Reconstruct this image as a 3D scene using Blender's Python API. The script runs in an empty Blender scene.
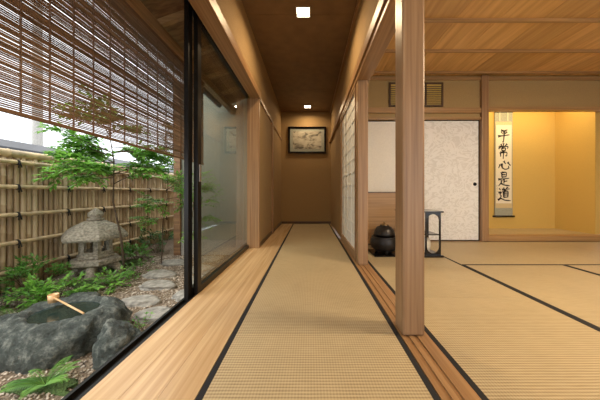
import bpy, math, random
from mathutils import Vector, noise, Matrix
random.seed(7)
S = bpy.context.scene
COL = S.collection

# ---------------------------------------------------------------- materials
def new_mat(name):
    m = bpy.data.materials.new(name); m.use_nodes = True
    nt = m.node_tree
    return m, nt, nt.nodes['Principled BSDF']

def N(nt, t, **kw):
    n = nt.nodes.new(t)
    for k, v in kw.items(): setattr(n, k, v)
    return n

def ramp(nt, fac, stops):
    r = N(nt, 'ShaderNodeValToRGB')
    els = r.color_ramp.elements
    while len(els) < len(stops): els.new(0.5)
    for e, (p, c) in zip(els, stops):
        e.position = p; e.color = (c[0], c[1], c[2], 1)
    nt.links.new(fac, r.inputs[0])
    return r.outputs[0]

def add_bump(nt, bsdf, h, strength=0.3, dist=0.01):
    b = N(nt, 'ShaderNodeBump'); b.inputs['Strength'].default_value = strength
    b.inputs['Distance'].default_value = dist
    nt.links.new(h, b.inputs['Height']); nt.links.new(b.outputs[0], bsdf.inputs['Normal'])

def coords(nt, scale):
    tc = N(nt, 'ShaderNodeTexCoord'); mp = N(nt, 'ShaderNodeMapping')
    mp.inputs['Scale'].default_value = scale
    nt.links.new(tc.outputs['Object'], mp.inputs[0])
    return mp.outputs[0]

def plain(name, col, rough=0.6, metallic=0, nscale=20, var=0.12, bump=0.0, bdist=0.01, stretch=(1,1,1), spec=None):
    m, nt, b = new_mat(name)
    v = coords(nt, stretch)
    n = N(nt, 'ShaderNodeTexNoise'); n.inputs['Scale'].default_value = nscale; n.inputs['Detail'].default_value = 6
    nt.links.new(v, n.inputs['Vector'])
    lo = [c*(1-var) for c in col]; hi = [min(1, c*(1+var)) for c in col]
    nt.links.new(ramp(nt, n.outputs[0], [(0.3, lo), (0.7, hi)]), b.inputs['Base Color'])
    b.inputs['Roughness'].default_value = rough; b.inputs['Metallic'].default_value = metallic
    if spec is not None: b.inputs['Specular IOR Level'].default_value = spec
    if bump: add_bump(nt, b, n.outputs[0], bump, bdist)
    return m

def wood(name, c1, c2, axis='Y', rough=0.45, fine=40, plank=None, plank_axis='X', spec=0.5):
    m, nt, b = new_mat(name)
    sc = {'X': (1.2, fine, fine), 'Y': (fine, 1.2, fine), 'Z': (fine, fine, 1.2)}[axis]
    tc = N(nt, 'ShaderNodeTexCoord'); vec = tc.outputs['Object']
    tone = None
    if plank:
        sx = N(nt, 'ShaderNodeSeparateXYZ'); nt.links.new(vec, sx.inputs[0])
        d = N(nt, 'ShaderNodeMath', operation='DIVIDE'); d.inputs[1].default_value = plank
        nt.links.new(sx.outputs[plank_axis], d.inputs[0])
        f = N(nt, 'ShaderNodeMath', operation='FLOOR'); nt.links.new(d.outputs[0], f.inputs[0])
        wn = N(nt, 'ShaderNodeTexWhiteNoise', noise_dimensions='1D'); nt.links.new(f.outputs[0], wn.inputs['W'])
        vm = N(nt, 'ShaderNodeVectorMath', operation='MULTIPLY_ADD'); vm.inputs[1].default_value = (7, 7, 7)
        nt.links.new(wn.outputs['Color'], vm.inputs[0]); nt.links.new(vec, vm.inputs[2]); vec = vm.outputs[0]
        tone = wn.outputs['Value']
    mp = N(nt, 'ShaderNodeMapping'); mp.inputs['Scale'].default_value = sc; nt.links.new(vec, mp.inputs[0])
    n = N(nt, 'ShaderNodeTexNoise'); n.inputs['Scale'].default_value = 1.0; n.inputs['Detail'].default_value = 5
    n.inputs['Distortion'].default_value = 0.4
    nt.links.new(mp.outputs[0], n.inputs['Vector'])
    col = ramp(nt, n.outputs[0], [(0.32, c1), (0.5, [(a+c)/2 for a, c in zip(c1, c2)]), (0.68, c2)])
    if tone is not None:
        mr = N(nt, 'ShaderNodeMapRange'); mr.inputs['To Min'].default_value = 0.85; mr.inputs['To Max'].default_value = 1.12
        nt.links.new(tone, mr.inputs[0])
        hs = N(nt, 'ShaderNodeHueSaturation'); nt.links.new(mr.outputs[0], hs.inputs['Value']); nt.links.new(col, hs.inputs['Color'])
        col = hs.outputs[0]
    nt.links.new(col, b.inputs['Base Color'])
    b.inputs['Roughness'].default_value = rough
    b.inputs['Specular IOR Level'].default_value = spec
    add_bump(nt, b, n.outputs[0], 0.15, 0.003)
    return m

def tatami_mat(name, axis, c1, c2):
    m, nt, b = new_mat(name)
    tc = N(nt, 'ShaderNodeTexCoord')
    w = N(nt, 'ShaderNodeTexWave', bands_direction=axis); w.inputs['Scale'].default_value = 22
    w.inputs['Distortion'].default_value = 0.25; w.inputs['Detail'].default_value = 1
    nt.links.new(tc.outputs['Object'], w.inputs['Vector'])
    other = 'X' if axis == 'Y' else 'Y'
    w2 = N(nt, 'ShaderNodeTexWave', bands_direction=other); w2.inputs['Scale'].default_value = 28
    nt.links.new(tc.outputs['Object'], w2.inputs['Vector'])
    mp = N(nt, 'ShaderNodeMapping'); mp.inputs['Scale'].default_value = (12, 300, 1) if axis == 'Y' else (300, 12, 1)
    nt.links.new(tc.outputs['Object'], mp.inputs[0])
    n = N(nt, 'ShaderNodeTexNoise'); n.inputs['Scale'].default_value = 1; n.inputs['Detail'].default_value = 2
    nt.links.new(mp.outputs[0], n.inputs['Vector'])
    a = N(nt, 'ShaderNodeMath', operation='MULTIPLY_ADD'); a.inputs[1].default_value = 0.45
    nt.links.new(w.outputs['Fac'], a.inputs[0])
    a2 = N(nt, 'ShaderNodeMath', operation='MULTIPLY'); a2.inputs[1].default_value = 0.2
    nt.links.new(w2.outputs['Fac'], a2.inputs[0])
    a3 = N(nt, 'ShaderNodeMath', operation='MULTIPLY_ADD'); a3.inputs[1].default_value = 0.5
    nt.links.new(n.outputs[0], a3.inputs[0]); nt.links.new(a2.outputs[0], a3.inputs[2])
    nt.links.new(a3.outputs[0], a.inputs[2])
    big = N(nt, 'ShaderNodeTexNoise'); big.inputs['Scale'].default_value = 3
    nt.links.new(tc.outputs['Object'], big.inputs['Vector'])
    col = ramp(nt, a.outputs[0], [(0.25, c1), (0.8, c2)])
    mr = N(nt, 'ShaderNodeMapRange'); mr.inputs['To Min'].default_value = 0.90; mr.inputs['To Max'].default_value = 1.10
    nt.links.new(big.outputs[0], mr.inputs[0])
    hs = N(nt, 'ShaderNodeHueSaturation'); nt.links.new(mr.outputs[0], hs.inputs['Value']); nt.links.new(col, hs.inputs['Color'])
    nt.links.new(hs.outputs[0], b.inputs['Base Color'])
    b.inputs['Roughness'].default_value = 0.5
    b.inputs['Specular IOR Level'].default_value = 0.4
    add_bump(nt, b, a.outputs[0], 0.3, 0.003)
    return m

M = {}
M['tat_y'] = tatami_mat('tatami_rush_y', 'Y', (0.27, 0.205, 0.115), (0.54, 0.445, 0.28))
M['tat_x'] = tatami_mat('tatami_rush_x', 'X', (0.29, 0.22, 0.12), (0.56, 0.455, 0.28))
M['heri'] = plain('tatami_border_cloth', (0.008, 0.009, 0.012), 0.8, nscale=300, var=0.4)
M['floorwood'] = wood('floor_board_wood', (0.48, 0.31, 0.155), (0.66, 0.47, 0.265), 'Y', 0.26, 45, plank=0.13)
M['hinoki'] = wood('hinoki_wood', (0.26, 0.14, 0.06), (0.40, 0.235, 0.11), 'Y', 0.4, 60)
M['hinoki_x'] = wood('hinoki_wood_x', (0.31, 0.175, 0.072), (0.46, 0.275, 0.115), 'X', 0.4, 60)
M['hinoki_z'] = wood('hinoki_wood_z', (0.24, 0.135, 0.065), (0.39, 0.235, 0.12), 'Z', 0.4, 55)
M['dark_z'] = wood('dark_wood_z', (0.06, 0.033, 0.017), (0.11, 0.06, 0.03), 'Z', 0.4, 60)
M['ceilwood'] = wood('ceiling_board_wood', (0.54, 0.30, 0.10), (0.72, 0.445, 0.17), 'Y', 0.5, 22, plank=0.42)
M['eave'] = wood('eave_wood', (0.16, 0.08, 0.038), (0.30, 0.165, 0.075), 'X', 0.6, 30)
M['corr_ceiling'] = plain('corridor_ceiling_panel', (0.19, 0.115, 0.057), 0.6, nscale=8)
M['corr_wall'] = plain('brown_earth_plaster', (0.34, 0.22, 0.095), 0.9, nscale=250, var=0.18, bump=0.3, bdist=0.002)
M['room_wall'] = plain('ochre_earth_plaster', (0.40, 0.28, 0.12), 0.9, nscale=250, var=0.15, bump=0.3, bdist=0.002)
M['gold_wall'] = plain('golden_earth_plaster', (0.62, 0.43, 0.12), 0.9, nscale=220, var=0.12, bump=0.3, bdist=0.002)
M['ext_wall'] = plain('exterior_plaster', (0.27, 0.265, 0.215), 0.9, nscale=60, var=0.06, bump=0.2)
M['alum'] = plain('dark_bronze_aluminium', (0.018, 0.016, 0.014), 0.35, 0.6, nscale=40)
M['steel'] = plain('steel_pull', (0.6, 0.6, 0.58), 0.3, 0.9)
M['lacquer'] = plain('black_lacquer', (0.006, 0.005, 0.005), 0.15, 0)
M['iron'] = plain('cast_iron', (0.022, 0.019, 0.018), 0.35, 0.4, nscale=150, bump=0.4, bdist=0.002)
M['bronze'] = plain('dull_bronze', (0.30, 0.20, 0.10), 0.35, 0.8)
M['porcelain'] = plain('pale_porcelain', (0.7, 0.68, 0.6), 0.2)
M['paper'] = plain('shoji_paper', (0.80, 0.79, 0.73), 0.9, nscale=90, var=0.04)
M['scrollpaper'] = plain('scroll_paper', (0.82, 0.78, 0.64), 0.9, nscale=90, var=0.04)
M['brocade'] = plain('scroll_brocade', (0.34, 0.36, 0.30), 0.7, nscale=160, var=0.35)
M['brocade2'] = plain('scroll_inner_brocade', (0.62, 0.52, 0.30), 0.7, nscale=200, var=0.25)
M['ink'] = plain('sumi_ink', (0.01, 0.01, 0.01), 0.7)
M['stone'] = plain('lantern_granite', (0.34, 0.30, 0.23), 0.9, nscale=45, var=0.5, bump=0.8, bdist=0.01)
M['step'] = plain('stepping_stone_rock', (0.27, 0.255, 0.22), 0.85, nscale=25, var=0.4, bump=0.6, bdist=0.01)
M['bark'] = plain('bark', (0.12, 0.08, 0.05), 0.9, nscale=60, var=0.3, bump=0.5)
M['soil'] = plain('garden_soil', (0.20, 0.15, 0.10), 0.95, nscale=70, var=0.5, bump=0.8, bdist=0.02)
M['moss'] = plain('moss', (0.07, 0.12, 0.03), 0.95, nscale=120, var=0.5, bump=1.0, bdist=0.02)
M['roof'] = plain('dark_roof_tile', (0.035, 0.035, 0.04), 0.5, nscale=20)
M['neigh'] = plain('neighbour_render', (0.62, 0.64, 0.66), 0.9, nscale=5, var=0.05)
M['cord'] = plain('black_palm_cord', (0.012, 0.01, 0.008), 0.9)
M['bamboo_lt'] = plain('ladle_bamboo', (0.68, 0.42, 0.2), 0.4, nscale=60, var=0.15)
M['concrete'] = plain('concrete', (0.36, 0.34, 0.31), 0.9, nscale=40, var=0.15, bump=0.3)

def boulder_mat():
    m, nt, b = new_mat('dark_boulder_rock')
    v = coords(nt, (1, 1, 1))
    n = N(nt, 'ShaderNodeTexNoise'); n.inputs['Scale'].default_value = 16; n.inputs['Detail'].default_value = 12
    n.inputs['Roughness'].default_value = 0.75
    nt.links.new(v, n.inputs['Vector'])
    nt.links.new(ramp(nt, n.outputs[0], [(0.33, (0.022, 0.028, 0.025)), (0.5, (0.095, 0.115, 0.10)), (0.66, (0.36, 0.38, 0.33))]), b.inputs['Base Color'])
    b.inputs['Roughness'].default_value = 0.5
    add_bump(nt, b, n.outputs[0], 1.0, 0.06)
    return m
M['rock'] = boulder_mat()

def bamboo_mat():
    m, nt, b = new_mat('fence_bamboo')
    tc = N(nt, 'ShaderNodeTexCoord')
    sx = N(nt, 'ShaderNodeSeparateXYZ'); nt.links.new(tc.outputs['Object'], sx.inputs[0])
    d = N(nt, 'ShaderNodeMath', operation='MULTIPLY_ADD'); d.inputs[1].default_value = 1/0.052; d.inputs[2].default_value = 0.5-0.6/0.052
    nt.links.new(sx.outputs['Y'], d.inputs[0])
    f = N(nt, 'ShaderNodeMath', operation='FLOOR'); nt.links.new(d.outputs[0], f.inputs[0])
    wn = N(nt, 'ShaderNodeTexWhiteNoise', noise_dimensions='1D'); nt.links.new(f.outputs[0], wn.inputs['W'])
    mp = N(nt, 'ShaderNodeMapping'); mp.inputs['Scale'].default_value = (8, 8, 2); nt.links.new(tc.outputs['Object'], mp.inputs[0])
    n = N(nt, 'ShaderNodeTexNoise'); n.inputs['Scale'].default_value = 2; n.inputs['Detail'].default_value = 5
    nt.links.new(mp.outputs[0], n.inputs['Vector'])
    a = N(nt, 'ShaderNodeMath', operation='ADD'); nt.links.new(wn.outputs['Value'], a.inputs[0]); nt.links.new(n.outputs[0], a.inputs[1])
    a2 = N(nt, 'ShaderNodeMath', operation='MULTIPLY'); a2.inputs[1].default_value = 0.5; nt.links.new(a.outputs[0], a2.inputs[0])
    nt.links.new(ramp(nt, a2.outputs[0], [(0.15, (0.26, 0.16, 0.08)), (0.5, (0.50, 0.36, 0.20)), (0.8, (0.72, 0.57, 0.36))]), b.inputs['Base Color'])
    b.inputs['Roughness'].default_value = 0.45
    return m
M['bamboo'] = bamboo_mat()
M['bamboo_rail'] = plain('rail_bamboo', (0.58, 0.43, 0.24), 0.45, nscale=12, var=0.35)
M['slat'] = wood('blind_slat_bamboo', (0.11, 0.06, 0.033), (0.28, 0.16, 0.085), 'Y', 0.5, 60)

def leaf_mat(name, a, c):
    m, nt, b = new_mat(name)
    v = coords(nt, (1, 1, 1))
    n = N(nt, 'ShaderNodeTexNoise'); n.inputs['Scale'].default_value = 16
    nt.links.new(v, n.inputs['Vector'])
    col = ramp(nt, n.outputs[0], [(0.35, a), (0.65, c)])
    nt.links.new(col, b.inputs['Base Color']); b.inputs['Roughness'].default_value = 0.4
    t = N(nt, 'ShaderNodeBsdfTranslucent'); nt.links.new(col, t.inputs[0])
    mx = N(nt, 'ShaderNodeMixShader'); mx.inputs[0].default_value = 0.4
    nt.links.new(b.outputs[0], mx.inputs[1]); nt.links.new(t.outputs[0], mx.inputs[2])
    nt.links.new(mx.outputs[0], nt.nodes['Material Output'].inputs[0])
    return m
M['leaf'] = leaf_mat('bright_leaf', (0.09, 0.27, 0.035), (0.30, 0.58, 0.09))
M['leafd'] = leaf_mat('dark_leaf', (0.03, 0.09, 0.025), (0.09, 0.22, 0.05))
M['fern'] = leaf_mat('fern_leaf', (0.06, 0.20, 0.03), (0.20, 0.42, 0.07))

def glass_mat():
    m, nt, b = new_mat('window_glass')
    t = N(nt, 'ShaderNodeBsdfTransparent'); t.inputs[0].default_value = (0.84, 0.86, 0.82, 1)
    g = N(nt, 'ShaderNodeBsdfGlossy'); g.inputs['Roughness'].default_value = 0.01; g.inputs[0].default_value = (0.9, 0.9, 0.9, 1)
    lw = N(nt, 'ShaderNodeLayerWeight'); lw.inputs['Blend'].default_value = 0.5
    p = N(nt, 'ShaderNodeMath', operation='POWER'); p.inputs[1].default_value = 4.0
    nt.links.new(lw.outputs['Facing'], p.inputs[0])
    q = N(nt, 'ShaderNodeMath', operation='MULTIPLY_ADD'); q.inputs[1].default_value = 0.9; q.inputs[2].default_value = 0.05
    nt.links.new(p.outputs[0], q.inputs[0])
    mx = N(nt, 'ShaderNodeMixShader'); nt.links.new(q.outputs[0], mx.inputs[0])
    nt.links.new(t.outputs[0], mx.inputs[1]); nt.links.new(g.outputs[0], mx.inputs[2])
    nt.links.new(mx.outputs[0], nt.nodes['Material Output'].inputs[0])
    return m
M['glass'] = glass_mat()

def emis(name, col, s):
    m, nt, b = new_mat(name)
    b.inputs['Emission Color'].default_value = (*col, 1); b.inputs['Emission Strength'].default_value = s
    b.inputs['Base Color'].default_value = (*col, 1)
    return m
M['lamp'] = emis('lamp_diffuser', (1.0, 0.86, 0.62), 14)
M['lamp_fill'] = emis('fill_lamp_diffuser', (1.0, 0.80, 0.52), 14)  # glow of the added out-of-view lamp, also brightens the room ceiling

def water_mat():
    m, nt, b = new_mat('basin_water')
    b.inputs['Base Color'].default_value = (0.015, 0.03, 0.025, 1); b.inputs['Roughness'].default_value = 0.03
    n = N(nt, 'ShaderNodeTexNoise'); n.inputs['Scale'].default_value = 12
    add_bump(nt, b, n.outputs[0], 0.1, 0.01)
    return m
M['water'] = water_mat()

def fusuma_mat():
    m, nt, b = new_mat('fusuma_patterned_paper')
    v = coords(nt, (1, 1, 1.3))
    vo = N(nt, 'ShaderNodeTexNoise'); vo.inputs['Scale'].default_value = 5; vo.inputs['Detail'].default_value = 2
    vo.inputs['Distortion'].default_value = 3.0
    nt.links.new(v, vo.inputs['Vector'])
    nt.links.new(ramp(nt, vo.outputs[0], [(0.42, (0.70, 0.695, 0.675)), (0.46, (0.82, 0.82, 0.81)), (0.56, (0.82, 0.82, 0.81)), (0.60, (0.71, 0.705, 0.685))]), b.inputs['Base Color'])
    b.inputs['Roughness'].default_value = 0.5
    return m
M['fusuma'] = fusuma_mat()
M['fusuma_plain'] = plain('fusuma_plain_paper', (0.84, 0.82, 0.76), 0.8, nscale=60, var=0.04)

def art_mat():
    m, nt, b = new_mat('ink_wash_painting')
    v = coords(nt, (1, 1, 1.8))
    n = N(nt, 'ShaderNodeTexNoise'); n.inputs['Scale'].default_value = 6; n.inputs['Detail'].default_value = 8; n.inputs['Distortion'].default_value = 1.0
    nt.links.new(v, n.inputs['Vector'])
    nt.links.new(ramp(nt, n.outputs[0], [(0.36, (0.12, 0.11, 0.09)), (0.46, (0.36, 0.33, 0.26)), (0.60, (0.50, 0.47, 0.38))]), b.inputs['Base Color'])
    b.inputs['Roughness'].default_value = 0.8
    return m
M['art'] = art_mat()

# ---------------------------------------------------------------- mesh helpers
def group(name, loc=(0, 0, 0)):
    o = bpy.data.objects.new(name, None); o.location = loc; o.empty_display_size = 0.1
    COL.objects.link(o); return o

def mesh_obj(name, verts, faces, mats, parent=None, smooth=False, loc=None, idx=None):
    if loc is None:
        xs = [v[0] for v in verts]; ys = [v[1] for v in verts]; zs = [v[2] for v in verts]
        loc = ((min(xs)+max(xs))/2, (min(ys)+max(ys))/2, (min(zs)+max(zs))/2)
    me = bpy.data.meshes.new(name)
    me.from_pydata([(v[0]-loc[0], v[1]-loc[1], v[2]-loc[2]) for v in verts], [], faces)
    if not isinstance(mats, (list, tuple)): mats = [mats]
    for m in mats: me.materials.append(m)
    if idx:
        for p, i in zip(me.polygons, idx): p.material_index = i
    if smooth:
        for p in me.polygons: p.use_smooth = True
    me.validate(); me.update()
    o = bpy.data.objects.new(name, me); COL.objects.link(o)
    if parent is not None:
        o.parent = parent
        o.location = Vector(loc) - parent.location
    else:
        o.location = loc
    return o

BF = [(0, 3, 2, 1), (4, 5, 6, 7), (0, 1, 5, 4), (1, 2, 6, 5), (2, 3, 7, 6), (3, 0, 4, 7)]
def bv(b):
    x0, x1, y0, y1, z0, z1 = b
    return [(x0, y0, z0), (x1, y0, z0), (x1, y1, z0), (x0, y1, z0), (x0, y0, z1), (x1, y0, z1), (x1, y1, z1), (x0, y1, z1)]
def boxes(name, lst, mat, parent=None, bevel=0.0, loc=None):
    V, F = [], []
    for b in lst:
        k = len(V); V += bv(b); F += [tuple(i+k for i in f) for f in BF]
    o = mesh_obj(name, V, F, mat, parent, loc=loc)
    if bevel:
        md = o.modifiers.new('bevel', 'BEVEL'); md.width = bevel; md.segments = 2; md.limit_method = 'ANGLE'
    return o
def box(name, x0, x1, y0, y1, z0, z1, mat, parent=None, bevel=0.0):
    return boxes(name, [(x0, x1, y0, y1, z0, z1)], mat, parent, bevel)

def lathe_vf(profile, c, seg=32, rot=0, sx=1, sy=1):
    V, F = [], []
    for r, z in profile:
        for i in range(seg):
            a = rot + 2*math.pi*i/seg
            V.append((c[0]+r*sx*math.cos(a), c[1]+r*sy*math.sin(a), c[2]+z))
    for j in range(len(profile)-1):
        for i in range(seg):
            a = j*seg+i; b_ = j*seg+(i+1) % seg
            F.append((a, b_, b_+seg, a+seg))
    F.append(tuple(range(seg))[::-1]); F.append(tuple((len(profile)-1)*seg+i for i in range(seg)))
    return V, F
def lathe(name, profile, c, mat, parent=None, seg=32, rot=0, smooth=True, sx=1, sy=1):
    V, F = lathe_vf(profile, c, seg, rot, sx, sy)
    return mesh_obj(name, V, F, mat, parent, smooth)

def tube_vf(path, radii, seg=8):
    V, F = [], []
    P = [Vector(p) for p in path]
    for i, p in enumerate(P):
        t = (P[min(i+1, len(P)-1)] - P[max(i-1, 0)]).normalized()
        up = Vector((0, 0, 1)) if abs(t.z) < 0.9 else Vector((1, 0, 0))
        u = t.cross(up).normalized(); w = t.cross(u).normalized()
        r = radii[i] if isinstance(radii, (list, tuple)) else radii
        for k in range(seg):
            a = 2*math.pi*k/seg
            V.append(tuple(p + u*math.cos(a)*r + w*math.sin(a)*r))
    for j in range(len(P)-1):
        for i in range(seg):
            a = j*seg+i; b_ = j*seg+(i+1) % seg
            F.append((a, b_, b_+seg, a+seg))
    F.append(tuple(range(seg))[::-1]); F.append(tuple((len(P)-1)*seg+i for i in range(seg)))
    return V, F
def merge(parts):
    V, F = [], []
    for v, f in parts:
        k = len(V); V += v; F += [tuple(i+k for i in ff) for ff in f]
    return V, F
def tubes(name, lst, mat, parent=None, smooth=True, seg=8):
    V, F = merge([tube_vf(p, r, seg) for p, r in lst])
    return mesh_obj(name, V, F, mat, parent, smooth)

# ================================================================ SHELL
GZ = -0.25
CZ = 2.556
RZ = 2.41
EY = 5.5
BY = 3.5
BACK = -2.0
g = group('floor')
boxes('floor_boards', [(-0.78+0.13*i+0.0008, -0.78+0.13*(i+1)-0.0008 if i < 2 else -0.392, BACK, EY, -0.03, 0.0) for i in range(3)], M['floorwood'], g, loc=(0, 0, 0))
box('subfloor_corridor', -0.78, 0.58, BACK, EY+0.1, -0.15, -0.065, M['hinoki'], g)
box('subfloor_room', 0.585, 5.3, BACK, 4.3, -0.15, -0.065, M['hinoki'], g)
box('foundation_edge', -0.84, -0.785, BACK, EY, GZ-0.1, -0.055, M['concrete'], g)

def tatami(x0, x1, y0, y1, axis):
    o = group('tatami_mat', ((x0+x1)/2, (y0+y1)/2, -0.03))
    e = 0.0012; b = 0.024
    m = M['tat_y'] if axis == 'Y' else M['tat_x']
    if axis == 'Y':
        box('rush_surface', x0+b, x1-b, y0+e, y1-e, -0.06, 0.0, m, o)
        box('border_1', x0+e, x0+b, y0+e, y1-e, -0.06, 0.001, M['heri'], o)
        box('border_2', x1-b, x1-e, y0+e, y1-e, -0.06, 0.001, M['heri'], o)
    else:
        box('rush_surface', x0+e, x1-e, y0+b, y1-b, -0.06, 0.0, m, o)
        box('border_1', x0+e, x1-e, y0+e, y0+b, -0.06, 0.001, M['heri'], o)
        box('border_2', x0+e, x1-e, y1-b, y1-e, -0.06, 0.001, M['heri'], o)
for a, b in [(BACK, -0.7), (-0.7, 1.2), (1.2, 3.1), (3.1, EY-0.06)]:
    tatami(-0.389, 0.443, a, b, 'Y')
for a, b in [(BACK, -0.4), (-0.4, 1.6), (1.6, BY-0.05)]:
    tatami(0.582, 1.484, a, b, 'Y')
for a, b in [(BACK, 0.45), (0.45, 2.33)]:
    tatami(1.484, 2.47, a, b, 'Y')
    tatami(2.47, 3.45, a, b, 'Y')
    tatami(3.45, 5.2, a, b, 'Y')
tatami(1.484, 3.43, 2.33, BY-0.05, 'X')
tatami(3.43, 5.2, 2.33, BY-0.05, 'X')

# walls
g = group('wall_north')
box('plaster', -0.8, 0.56, EY, EY+0.1, -0.1, CZ, M['corr_wall'], g)
box('baseboard_north', -0.66, 0.5, EY-0.015, EY, 0.0, 0.05, M['dark_z'])
g = group('wall_west')
box('plaster_low', -0.80, -0.66, 3.1, EY, 0.0, CZ, M['corr_wall'], g)
box('plaster_high', -0.76, -0.66, BACK, 3.1, 1.99, CZ, M['corr_wall'], g)
box('trim_1', -0.80, -0.645, 3.04, 3.1, 0.0, 1.9, M['hinoki_z'], None, 0.004)
box('trim_2', -0.76, -0.63, BACK, 3.1, 1.90, 1.99, M['hinoki'], None, 0.004)
box('trim_3', -0.66, -0.645, 3.1, EY, 1.90, 1.95, M['hinoki'])
box('trim_4', -0.66, -0.63, 4.1, 4.16, 0.0, 1.9, M['hinoki_z'])
box('baseboard_west', -0.66, -0.648, 3.1, EY, 0.0, 0.05, M['dark_z'])
g = group('wall_between_corridor_and_room')
box('plaster_high', 0.48, 0.56, BACK, EY, 1.90, CZ, M['corr_wall'], g)
box('plaster_end', 0.48, 0.56, 3.62, EY, 0.0, 1.90, M['corr_wall'], g)
g = group('sliding_door_lintel', (0.51, 1, 1.85))
box('kamoi', 0.455, 0.585, BACK, 3.62, 1.80, 1.845, M['hinoki'], g, 0.003)
box('nageshi_corridor', 0.44, 0.478, BACK, EY, 1.845, 1.93, M['hinoki'], g, 0.003)
box('nageshi_room', 0.562, 0.60, BACK, BY, 1.845, 1.93, M['hinoki'], g, 0.003)
box('ceiling_edge_corridor', 0.455, 0.48, BACK, EY, CZ-0.04, CZ-0.001, M['hinoki'], g)
boxes('door_sill', [(0.446, 0.466, BACK, 3.62, -0.06, 0.002), (0.466, 0.484, BACK, 3.62, -0.06, -0.004), (0.484, 0.506, BACK, 3.62, -0.06, 0.002),
                    (0.506, 0.524, BACK, 3.62, -0.06, -0.004), (0.524, 0.580, BACK, 3.62, -0.06, 0.002)], M['hinoki'])
box('pillar', 0.452, 0.562, 1.17, 1.28, 0.002, 2.55, M['hinoki_z'], None, 0.010)
box('pillar', 0.465, 0.565, 2.33, 2.43, 0.002, 1.80, M['hinoki_z'], None, 0.006)
g = group('ceiling')
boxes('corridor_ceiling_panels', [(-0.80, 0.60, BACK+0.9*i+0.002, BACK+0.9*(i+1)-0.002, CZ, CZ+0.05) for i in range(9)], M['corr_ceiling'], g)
boxes('room_ceiling_boards', [(0.6+0.42*i+0.002, 0.6+0.42*(i+1)-0.002, BACK, BY, RZ, RZ+0.03) for i in range(11)], M['ceilwood'], g, loc=(0.6, 0, 0))
boxes('ceiling_battens', [(0.58, 5.2, y-0.014, y+0.014, RZ-0.028, RZ) for y in (3.38, 2.87, 2.36, 1.85, 1.34, 0.83, 0.32, -0.19, -0.7, -1.2, -1.7)], M['hinoki_x'], g)
box('roof_slab', -0.80, 5.3, BACK-0.1, 5.6, 2.62, 2.7, M['corr_ceiling'], g)
box('trim_5', 0.562, 5.2, BY-0.03, BY, RZ-0.07, RZ-0.03, M['hinoki_x'])

# room back wall
box('wall_back_of_room', 0.56, 2.475, BY, BY+0.1, 1.80, RZ, M['room_wall'])
box('wall_above_alcove', 2.57, 4.36, BY, BY+0.1, 1.95, RZ, M['room_wall'])
box('wall_right_of_alcove', 4.44, 5.2, BY, BY+0.1, -0.06, RZ, M['room_wall'])
box('trim_6', 0.60, 2.475, BY-0.03, BY+0.02, 1.765, 1.80, M['hinoki_x'])
box('trim_7', 0.60, 2.475, BY-0.035, BY, 1.86, 1.935, M['hinoki_x'])
box('alcove_lintel', 2.575, 4.36, BY-0.03, BY+0.06, 1.90, 1.95, M['hinoki_x'], None, 0.003)
box('alcove_pillar', 2.475, 2.575, BY-0.05, BY+0.06, 0.0, RZ-0.005, M['hinoki_z'], None, 0.008)
box('alcove_pillar', 4.36, 4.44, BY-0.05, BY+0.06, 0.0, RZ-0.005, M['hinoki_z'], None, 0.008)
g = group('wall_east')
box('plaster', 5.2, 5.3, BACK, BY+0.1, -0.06, RZ, M['room_wall'], g)
g = group('wall_south')
box('pier_corridor', -0.8, 0.9, BACK-0.1, BACK, -0.06, CZ, M['corr_wall'], g)
box('pier_right', 4.7, 5.3, BACK-0.1, BACK, -0.06, CZ, M['room_wall'], g)
box('head', 0.9, 4.7, BACK-0.1, BACK, 2.0, CZ, M['room_wall'], g)
def fusuma(name, x0, x1, y, mat, pull_x=None):
    o = group(name, ((x0+x1)/2, y, 0.9))
    box('panel', x0+0.012, x1-0.012, y-0.008, y+0.008, 0.014, 1.753, mat, o)
    boxes('edge_frame', [(x0, x0+0.012, y-0.012, y+0.012, 0.002, 1.765), (x1-0.012, x1, y-0.012, y+0.012, 0.002, 1.765),
                   (x0+0.012, x1-0.012, y-0.012, y+0.012, 0.002, 0.014), (x0+0.012, x1-0.012, y-0.012, y+0.012, 1.753, 1.765)], M['lacquer'], o)
    if pull_x:
        V, F = lathe_vf([(0.001, 0), (0.020, 0), (0.024, 0.006), (0.026, 0.0)], (0, 0, 0), 20)
        V = [(pull_x+a, y-0.010-c, 0.83+b) for a, b, c in V]
        mesh_obj('finger_pull', V, F, M['iron'], o, True)
fusuma('door_1', 0.62, 1.58, BY+0.045, M['fusuma_plain'])
fusuma('door_2', 1.56, 2.475, BY+0.018, M['fusuma'], 2.41)
box('trim_8', 0.60, 2.475, BY-0.045, BY+0.07, -0.06, 0.001, M['hinoki_x'])
box('wall_closet_back', 0.56, 2.55, BY+0.15, BY+0.2, -0.06, RZ, M['room_wall'])
g = group('transom_grille', (1.55, BY-0.02, 2.14))
x0, x1, z0, z1 = 1.15, 1.93, 1.955, 2.30
gy0, gy1 = BY-0.03, BY-0.002
boxes('frame', [(x0, x1, gy0, gy1, z0, z0+0.02), (x0, x1, gy0, gy1, z1-0.02, z1), (x0, x0+0.02, gy0, gy1, z0+0.02, z1-0.02), (x1-0.02, x1, gy0, gy1, z0+0.02, z1-0.02),
                ((x0+x1)/2-0.01+0.14, (x0+x1)/2+0.01+0.14, gy0, gy1, z0+0.02, z1-0.02)], M['dark_z'], g)
boxes('bars', [(x0+0.02, x1-0.02, gy0+0.005, gy1-0.010, z0+0.035+i*0.028, z0+0.041+i*0.028) for i in range(10)], M['dark_z'], g)
box('painted_light_backing', x0+0.02, x1-0.02, gy1-0.008, gy1, z0+0.02, z1-0.02, M['gold_wall'], g)  # golden colour stands in for light showing between the bars

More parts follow.
